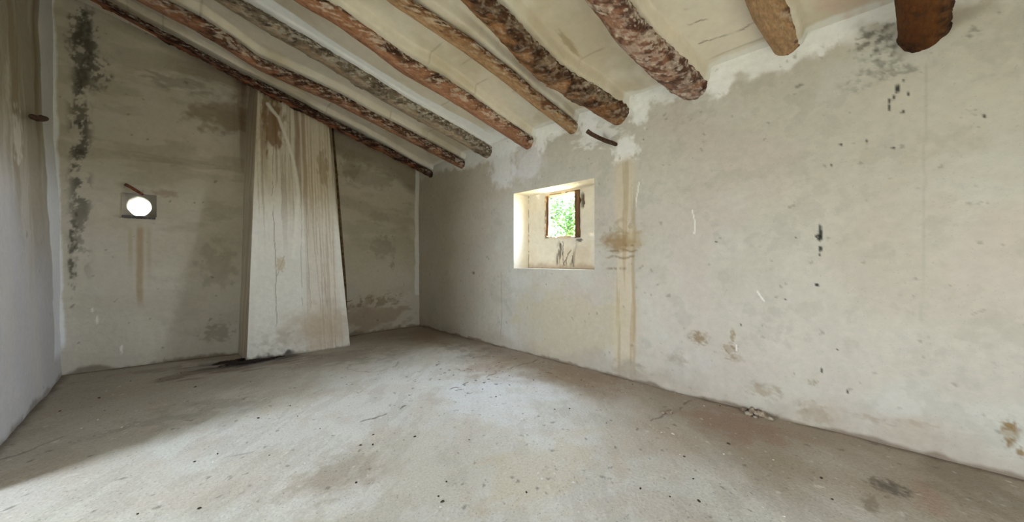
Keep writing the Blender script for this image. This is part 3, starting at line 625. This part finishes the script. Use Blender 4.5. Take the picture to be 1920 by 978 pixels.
# ------------------------------------------------------------------ the logs
PAL = {  # smooth wood, bark, dust
 'amber': (lin(176, 112, 66), lin(70, 40, 24), lin(190, 168, 146)),
 'rust': (lin(150, 108, 84), lin(84, 56, 42), lin(200, 184, 170)),
 'grey': (lin(158, 141, 122), lin(106, 92, 78), lin(190, 184, 172)),
 'dark': (lin(132, 82, 56), lin(44, 22, 14), lin(150, 126, 110)),
 'umber': (lin(144, 104, 70), lin(62, 36, 22), lin(170, 150, 128)),
 'mauve': (lin(146, 110, 92), lin(84, 54, 44), lin(196, 180, 168)),
 'tan': (lin(164, 132, 100), lin(104, 64, 40), lin(196, 182, 164)),
 'orange': (lin(88, 50, 18), lin(32, 15, 8), lin(160, 124, 80)),
}
def make_log(i, pts, pal, bark, dust, knob, label, x0=XL - .12, x1=XR + .10, extra=None):
    smooth_c, bark_c, dust_c = PAL[pal]
    L = x1 - x0; ns = int(L / .010); na = 96
    S, T = np.meshgrid(np.linspace(x0, x1, ns), np.linspace(0, 2 * np.pi, na + 1), indexing='ij')
    cy, cz, r = log_line(pts, S)
    # smooth the kinks of the centre line
    def sm(a, k=9):
        p = np.pad(a[:, 0], (k, k), mode='edge'); ker = np.ones(2 * k + 1) / (2 * k + 1); return np.repeat(np.convolve(p, ker, 'valid')[:, None], a.shape[1], 1)
    cy, cz, r = sm(cy), sm(cz), sm(r)
    sd = 900 + i * 37
    # periodic coordinates round the log
    ca, sa = np.cos(T), np.sin(T)
    def n3(fx, fa, s, o=4):   # noise along the axis and round it
        return .5 * (fbm(S * fx + ca * fa, sa * fa + S * .3 * fx, s, o) + fbm(S * fx - sa * fa + 9, ca * fa + 4, s + 5, o))
    rough = n3(8, 1.1, sd); grain = .5 * (n3(2.5, 9, sd + 3, 4) + n3(9, 12, sd + 43, 3))
    big = n3(1.3, .8, sd + 9, 3)
    up = sa * .75 - ca * .55                       # +1 towards the top on the side of the room's near end
    bm = ss(-.15 - bark, .35 - bark, up * .55 + (rough - .5) * 2.4)
    bump = n3(28, 3.6, sd + 13, 5); rough = .6 * rough + .4 * n3(16, 2.2, sd + 31, 4)
    rr = r * (1 + (big - .5) * .34 * knob + (rough - .5) * .20 * knob) + bm * (.006 + (bump - .35) * .045 * knob) 
    for (kx, ka, kr, kh) in (extra or []):
        da = np.angle(np.exp(1j * (T - ka))); rr = rr + kh * np.exp(-((S - kx) / kr) ** 2 - (da / .7) ** 2)
    rr = np.maximum(rr, r * .6)
    P = np.stack([S, cy + ca * rr, cz + sa * rr], -1)
    col = base(S.shape, smooth_c) * (1 + (grain - .5) * .7)[..., None]
    col = mixc(col, ss(.5, .65, big), np.array(smooth_c) * np.array([.72, .62, .52]), .6)
    col = mixc(col, bm, bark_c, .85)
    cr = ss(.52, .60, n3(26, 4, sd + 17)); col = mixc(col, bm * cr, np.array(bark_c) * .35, .8)
    col = mixc(col, ss(.50, .60, n3(18, 3.2, sd + 21, 5)) * ss(-.5, .6, up + .3), dust_c, dust)
    col = mixc(col, ss(.58, .64, n3(30, 4.2, sd + 25, 4)) * ss(.1, .7, up), lin(220, 212, 200), dust)
    if pal in ('mauve', 'umber'):        # scabby all round
        col = mixc(col, ss(.50, .58, n3(24, 3.0, sd + 51, 5)), dust_c, .5 if pal == 'mauve' else .2)
        col = mixc(col, ss(.54, .60, n3(20, 2.6, sd + 57, 5)), np.array(bark_c) * .9, .7 if pal == 'mauve' else .35)
        col = mixc(col, ss(.62, .66, n3(26, 3.4, sd + 61, 4)), lin(222, 212, 202), .5 if pal == 'mauve' else .15)
    # end caps
    a = Acc(); a.grid(P[:, ::-1], col[:, ::-1])
    for e in (0, -1):
        ctr = np.stack([S[e], cy[e], cz[e]], -1)
        rings = np.stack([P[e], ctr + (P[e] - ctr) * .5, ctr + (P[e] - ctr) * .02]); a.grid(rings, base(rings.shape[:2], smooth_c))
    o = a.build('ceiling_log', M_wood)
    o['label'] = label; o['category'] = 'roof beam'; o['group'] = 'logs carrying the sloping ceiling'
    return o
make_log(0, LOGS[0], 'dark', .40, .50, 1.5, 'thin knobbly dark brown log lying closest to the back wall, across the chimney breast')
make_log(1, LOGS[1], 'rust', .08, .60, .8, 'reddish brown ceiling log with a crusty bark edge, second from the back wall', extra=[(.62, 2.2, .12, .03)])
make_log(2, LOGS[2], 'grey', .25, .60, .9, 'weathered grey ceiling log beside the bright white plaster strip')
make_log(3, LOGS[3], 'rust', -.15, .70, .8, 'smooth orange brown ceiling log on the near side of the white plaster strip')
make_log(4, LOGS[4], 'tan', -.05, .65, .45, 'slender straight tan ceiling log, thinnest in the middle of the ceiling')
make_log(5, LOGS[5], 'umber', .25, .55, 1.2, 'thick twisted dark umber ceiling log ending above the small window stick', extra=[(2.62, 4.3, .25, .03)])
make_log(6, LOGS[6], 'mauve', .15, .85, 1.1, 'stout purplish brown ceiling log with peeling dusty bark and a round end')
make_log(7, LOGS[7], 'tan', -.05, .60, .5, 'short visible brown log half buried in ceiling plaster, second nearest')
make_log(8, LOGS[8], 'orange', .15, .15, .7, 'big dark orange log end hanging down the right wall, nearest the viewer')

# ------------------------------------------------------------------ window frame posts in the right niche
def tube(pts, rads, n=14, seed=0, rough=.12, caps=True):
    """bent, slightly lumpy round rod as Acc grid"""
    pts = [Vector(p) for p in pts]; rings = []
    P = []; 
    for k in range(len(pts)):
        d = (pts[min(k + 1, len(pts) - 1)] - pts[max(k - 1, 0)]).normalized()
        a_ = d.orthogonal().normalized() if k == 0 else (a_ - d * a_.dot(d)).normalized(); b_ = d.cross(a_)
        ring = []
        for j in range(n + 1):
            t = 2 * math.pi * (j % n) / n
            rr = rads[k] * (1 + rough * (float(fbm(np.array(k * .7 + math.cos(t)), np.array(math.sin(t) + seed), seed, 3)) - .5) * 2)
            ring.append(pts[k] + a_ * math.cos(t) * rr + b_ * math.sin(t) * rr)
        P.append(ring)
    P = np.array([[list(q) for q in r] for r in P])
    if caps:
        c0 = np.array(pts[0]); c1 = np.array(pts[-1])
        P = np.concatenate([[c0 + (P[0] - c0) * .02], [c0 + (P[0] - c0) * .85], P, [c1 + (P[-1] - c1) * .85], [c1 + (P[-1] - c1) * .02]])
    return P
def rod(name, pts, rads, mat, seed=0, parent=None, n=14, rough=.12):
    a = Acc(); P = tube(pts, rads, n, seed, rough); a.grid(P, base(P.shape[:2], (.3, .2, .1))); return a.build(name, mat, parent)
def plank(name, p0, p1, wdir, w, t, mat, parent=None, seed=0, wob=.004, seg=24, taper=1.0):
    """rectangular bar from p0 to p1, w across wdir, t thick, slightly uneven edges"""
    p0, p1 = Vector(p0), Vector(p1); d = (p1 - p0).normalized(); wd = (Vector(wdir) - d * Vector(wdir).dot(d)).normalized(); td = d.cross(wd)
    prof = [(-1, -1), (-.9, -1.0), (.9, -1.0), (1, -1), (1, -.8), (1, .8), (1, 1), (.9, 1.0), (-.9, 1.0), (-1, 1), (-1, .8), (-1, -.8), (-1, -1)]
    rows = []
    for k in range(seg + 1):
        f = k / seg; c = p0 + (p1 - p0) * f; r = []
        for (x, y) in prof:
            jx = (float(vnoise(np.array(f * 9 + seed), np.array(x * 3.), seed)) - .5) * 2 * wob; jy = (float(vnoise(np.array(f * 9 + seed), np.array(y * 3. + 7), seed + 2)) - .5) * 2 * wob
            wk = w * (1 + (taper - 1) * f)
            r.append(c + wd * (x * wk / 2 + jx) + td * (y * t / 2 + jy))
        rows.append([list(q) for q in r])
    P = np.array(rows); c0 = P[0].mean(0); c1 = P[-1].mean(0)
    P = np.concatenate([[c0 + (P[0] - c0) * .01], P, [c1 + (P[-1] - c1) * .01]])
    a = Acc(); a.grid(P, base(P.shape[:2], (.2, .1, .05))); return a.build(name, mat, parent, smooth=False)
win = bpy.data.objects.new('window_1', None); C.objects.link(win); win.location = (4.42, 3.38, 1.83); win['kind'] = 'structure'
def under(o, root):
    o.parent = root; o.matrix_parent_inverse = Matrix.Translation(-root.location); return o
o = under(plank('frame_post', (4.41, 3.075, 1.80), (4.405, 3.085, 2.515), (0, 1, 0), .085, .05, M_post, seed=3, wob=.005), win); o['label'] = 'wide dark brown wooden post'
o = under(plank('frame_post', (4.43, 3.685, 1.86), (4.43, 3.68, 2.50), (0, 1, 0), .05, .05, M_post, seed=9, wob=.005), win); o['label'] = 'narrow brown wooden post'
under(plank('hinge_block', (4.372, 3.075, 1.80), (4.372, 3.075, 1.85), (0, 1, 0), .06, .03, M_post, seed=5, wob=.002, seg=3), win)

# ------------------------------------------------------------------ small things on the walls
tag(rod('wall_peg', [(3.73, 2.47, 3.065), (3.78, 2.445, 3.035), (3.86, 2.40, 3.00), (3.95, 2.345, 2.965), (4.03, 2.28, 2.935), (4.10, 2.24, 2.91)], [.026, .027, .026, .026, .025, .024], M_dark, 4),
    'short dark crooked branch sticking out of the right wall above the window niche', 'peg')
tag(rod('wall_peg', [(-.90, 5.50, 2.80), (-.895, 5.65, 2.83), (-.90, 5.85, 2.88), (-.91, 6.05, 2.94), (-.96, 6.20, 2.985)], [.024, .028, .026, .024, .022], M_dark, 6),
    'short dark brown stick sticking out of the left wall near the corner', 'peg')
tag(rod('loose_stick', [(-.405, 7.085, 2.49), (-.35, 7.075, 2.455), (-.29, 7.065, 2.41), (-.235, 7.06, 2.365)], [.021, .019, .018, .016], M_rust, 8),
    'small slanting reddish stick fixed just above the bright round opening', 'stick')
tag(plank('stone_ledge', (-.435, 7.10, 2.055), (-.115, 7.10, 2.05), (0, 1, 0), .07, .032, M_ledge, seed=11, wob=.003),
    'thin dark slate ledge directly under the bright round opening', 'ledge')
# lath in the angle between chimney breast and wall
tag(rod('wooden_lath', [(2.315, 6.62, .0), (2.30, 6.66, 1.0), (2.235, 6.72, 2.2), (2.18, 6.76, 3.1), (2.13, 6.80, 3.86)], [.026, .024, .022, .020, .018], M_lath, 12, rough=.2),
    'long thin dark wooden lath standing against the side of the chimney breast', 'lath')
tag(rod('bent_nail', [(2.33, 6.68, .71), (2.36, 6.64, .715), (2.41, 6.62, .735)], [.006, .005, .004], M_dark, 14, n=8), 'tiny rusty nail poking from the lath by the chimney', 'nail')

# ------------------------------------------------------------------ dirt and rubble on the floor
def lump_mesh(name, rx, ry, rz, seed, mat, n=10, jag=.35):
    th = np.linspace(0, 2 * np.pi, n + 1); ph = np.linspace(-np.pi / 2, np.pi / 2, 7)
    Pg, Tg = np.meshgrid(ph, th, indexing='ij')
    w = 1 + (fbm(np.cos(Tg) * 1.7 + seed, np.sin(Tg) * 1.7 + Pg, seed, 3) - .5) * 2 * jag; w[:, -1] = w[:, 0]
    P = np.stack([rx * np.cos(Pg) * np.cos(Tg) * w, ry * np.cos(Pg) * np.sin(Tg) * w, rz * np.sin(Pg) * w], -1)
    a = Acc(); a.grid(P[:, ::-1], base(P.shape[:2], (.4, .4, .4))); o = a.build(name, mat, smooth=False); return o
def floor_h(x, y): 
    x, y = np.array(float(x)), np.array(float(y)); return float((fbm(x * .8, y * .8, 770, 3) - .5) * .02 + (fbm(x * 5, y * 5, 774, 4) - .5) * .008)
# soot heap spilling from the foot of the chimney
def soot():
    U, V = np.meshgrid(axis(.28, 1.6, .012), axis(5.95, 6.75, .012), indexing='ij')
    h = .022 * blob(U, V, .90, 6.27, .26, .06, 860, .9, .7) + .025 * blob(U, V, .70, 6.45, .16, .07, 861, .9, .7)
    h += (fbm(U * 14, V * 14, 862, 3) - .5) * .02 * (h > .004)
    base_ = (fbm(U * .8, V * .8, 770, 3) - .5) * .02 + (fbm(U * 5, V * 5, 774, 4) - .5) * .008
    hc = (h[:-1, :-1] + h[1:, 1:]) / 2
    a = Acc(); a.grid(np.stack([U, V, base_ + h - .002], -1), base(U.shape, (.02, .02, .02)), hc > .006)
    tag(a.build('soot_heap', M_soot), 'low heap of black soot at the foot of the chimney breast', 'soot', kind='stuff')
soot()
def place(o, x, y, dz=0.0, rz=0.0): o.location = (x, y, floor_h(x, y) + dz); o.rotation_euler = (0, 0, rz); return o
root = bpy.data.objects.new('rubble_clump', None); C.objects.link(root); root.location = (3.98, .74, 0)
tag(root, 'clump of brown broken plaster lying against the foot of the right wall', 'rubble')
for k, (dx, dy, rx, ry, rz) in enumerate([(0, 0, .055, .06, .03), (-.05, .07, .035, .045, .02), (-.03, -.08, .03, .04, .018), (-.09, .01, .022, .02, .012), (.03, .13, .03, .04, .02), (-.02, .05, .02, .025, .045)]):
    q = lump_mesh('fragment', rx, ry, rz, 20 + k, M_rubble); q.location = (dx, dy, floor_h(3.98 + dx, .74 + dy) + rz * .55); q.rotation_euler = (0, 0, k * 1.3); q.parent = root
tag(place(lump_mesh('mortar_lump', .035, .03, .02, 31, M_rubble), 3.43, 1.35, .010), 'grey mortar lump at the end of the short crack on the floor', 'pebble')
tag(place(lump_mesh('mortar_lump', .018, .02, .012, 32, M_rubble), 3.38, 1.40, .006), 'smaller mortar crumb beside the grey mortar lump near the crack', 'pebble')
rg = random.Random(5)
def pix_floor(px, py):
    a_ = (px - 960) / 660; dx = math.sin(YAW) + math.cos(YAW) * a_; dy = math.cos(YAW) - math.sin(YAW) * a_; t = EYE / ((py - 489) / 660); return dx * t, dy * t
flakes = [(183, 786), (228, 800), (240, 797), (152, 802), (572, 868), (614, 871), (1240, 810), (1275, 852), (1357, 850), (1320, 760), (1016, 898), (1010, 888), (964, 930), (1075, 905), (1085, 960), (1450, 862), (1430, 950), (1470, 968), (537, 703), (620, 788), (400, 865), (826, 950), (845, 932), (1262, 813)]
grits = [(186, 746), (112, 770), (196, 769), (366, 725), (470, 716), (484, 783), (544, 760), (558, 779), (365, 865), (505, 853), (408, 850), (374, 952), (375, 951), (258, 963), (676, 835), (699, 834), (600, 803), (700, 815), (778, 819), (668, 905), (837, 902), (830, 940), (822, 930), (767, 741), (1040, 767), (1068, 766), (1137, 793), (1283, 856), (1300, 898), (1201, 916), (1256, 932), (1310, 940), (987, 923), (1245, 700), (1366, 831), (1540, 896), (880, 825), (905, 730), (930, 745), (1000, 712), (955, 705), (1090, 712), (1350, 760), (1560, 935), (1186, 720), (735, 710), (650, 720), (340, 700), (300, 712), (245, 715)]
for lst, nm, mat, lab, grp, sz in ((flakes, 'plaster_flake', M_flake, 'small white plaster flake lying loose on the cement floor', 'plaster flakes on the floor', (.012, .009, .004)),
                                  (grits, 'dirt_crumb', M_grit, 'small dark crumb of dirt lying loose on the cement floor', 'dirt crumbs on the floor', (.011, .009, .006))):
    protos = [lump_mesh(nm, sz[0], sz[1], sz[2], 40 + k, mat) for k in range(4)]
    for k, (px, py) in enumerate(lst):
        o = protos[k] if k < 4 else protos[k % 4].copy()
        if k >= 4: C.objects.link(o)
        x, y = pix_floor(px, py); s = rg.uniform(.45, .95)
        place(o, x, y, sz[2] * s * .5, rg.uniform(0, 6.3)); o.scale = (s * rg.uniform(.8, 1.6), s, s)
        tag(o, lab, 'debris', grp)

# ------------------------------------------------------------------ trees seen through the little window
def leafmat(name, c1, c2):
    m = mat_simple(name, c1, c2, 3, .5, .0); return m
M_leaf = leafmat('leaf_green', (.02, .06, .012), (.10, .22, .04)); M_bark = mat_simple('bark', (.08, .05, .03), (.2, .14, .09), 20)
def tree(loc, H, R, zc, nl, seed, label, name='leafy_tree'):
    rr = random.Random(seed); root = bpy.data.objects.new(name, None); C.objects.link(root); root.location = loc; tag(root, label, 'tree')
    a = Acc(); P = tube([(0, 0, 0), (.05, .03, zc * .4), (-.05, .05, zc * .8), (0, 0, zc + R * .5)], [.13, .11, .08, .03], 12, seed); a.grid(P, base(P.shape[:2], (.2, .1, .1))); a.build('trunk', M_bark, root)
    b = Acc()
    for k in range(9):
        t = k * 2.4; z0 = zc * (.55 + .05 * k); e = (math.cos(t) * R * .75, math.sin(t) * R * .75, zc + (k % 4 - 1.2) * R * .35)
        P = tube([(0, 0, z0), (e[0] * .5, e[1] * .5, (z0 + e[2]) * .52), e], [.05, .03, .012], 8, seed + k); b.grid(P, base(P.shape[:2], (.2, .1, .1)))
    b.build('branches', M_bark, root)
    c = Acc(); V = []; cl = [(rr.gauss(0, .5) * R, rr.gauss(0, .5) * R, zc + rr.gauss(0, .5) * R) for _ in range(46)]
    for k in range(nl):
        q = cl[rr.randrange(46)]; p = Vector((q[0] + rr.gauss(0, .17) * R, q[1] + rr.gauss(0, .17) * R, q[2] + rr.gauss(0, .17) * R))
        d = Vector((rr.gauss(0, 1), rr.gauss(0, 1), rr.gauss(0, 1))).normalized(); e = d.orthogonal().normalized(); s = rr.uniform(.035, .065)
        f = d.cross(e); V += [p - d * s, p + e * s * .45 + f * s * .1, p + d * s, p - e * s * .45 + f * s * .1]
    c.v.append(np.array([list(v) for v in V])); c.c.append(np.ones((len(V), 3)) * .5); c.q.append(np.arange(len(V)).reshape(-1, 4)); c.n = len(V)
    c.build('foliage', M_leaf, root)
tree((8.8, 6.40, -.35), 5, 1.4, 3.0, 15000, 71, 'green leafy tree standing outside, seen through the small window')

# ------------------------------------------------------------------ second window: the hole in the back wall is a bare opening
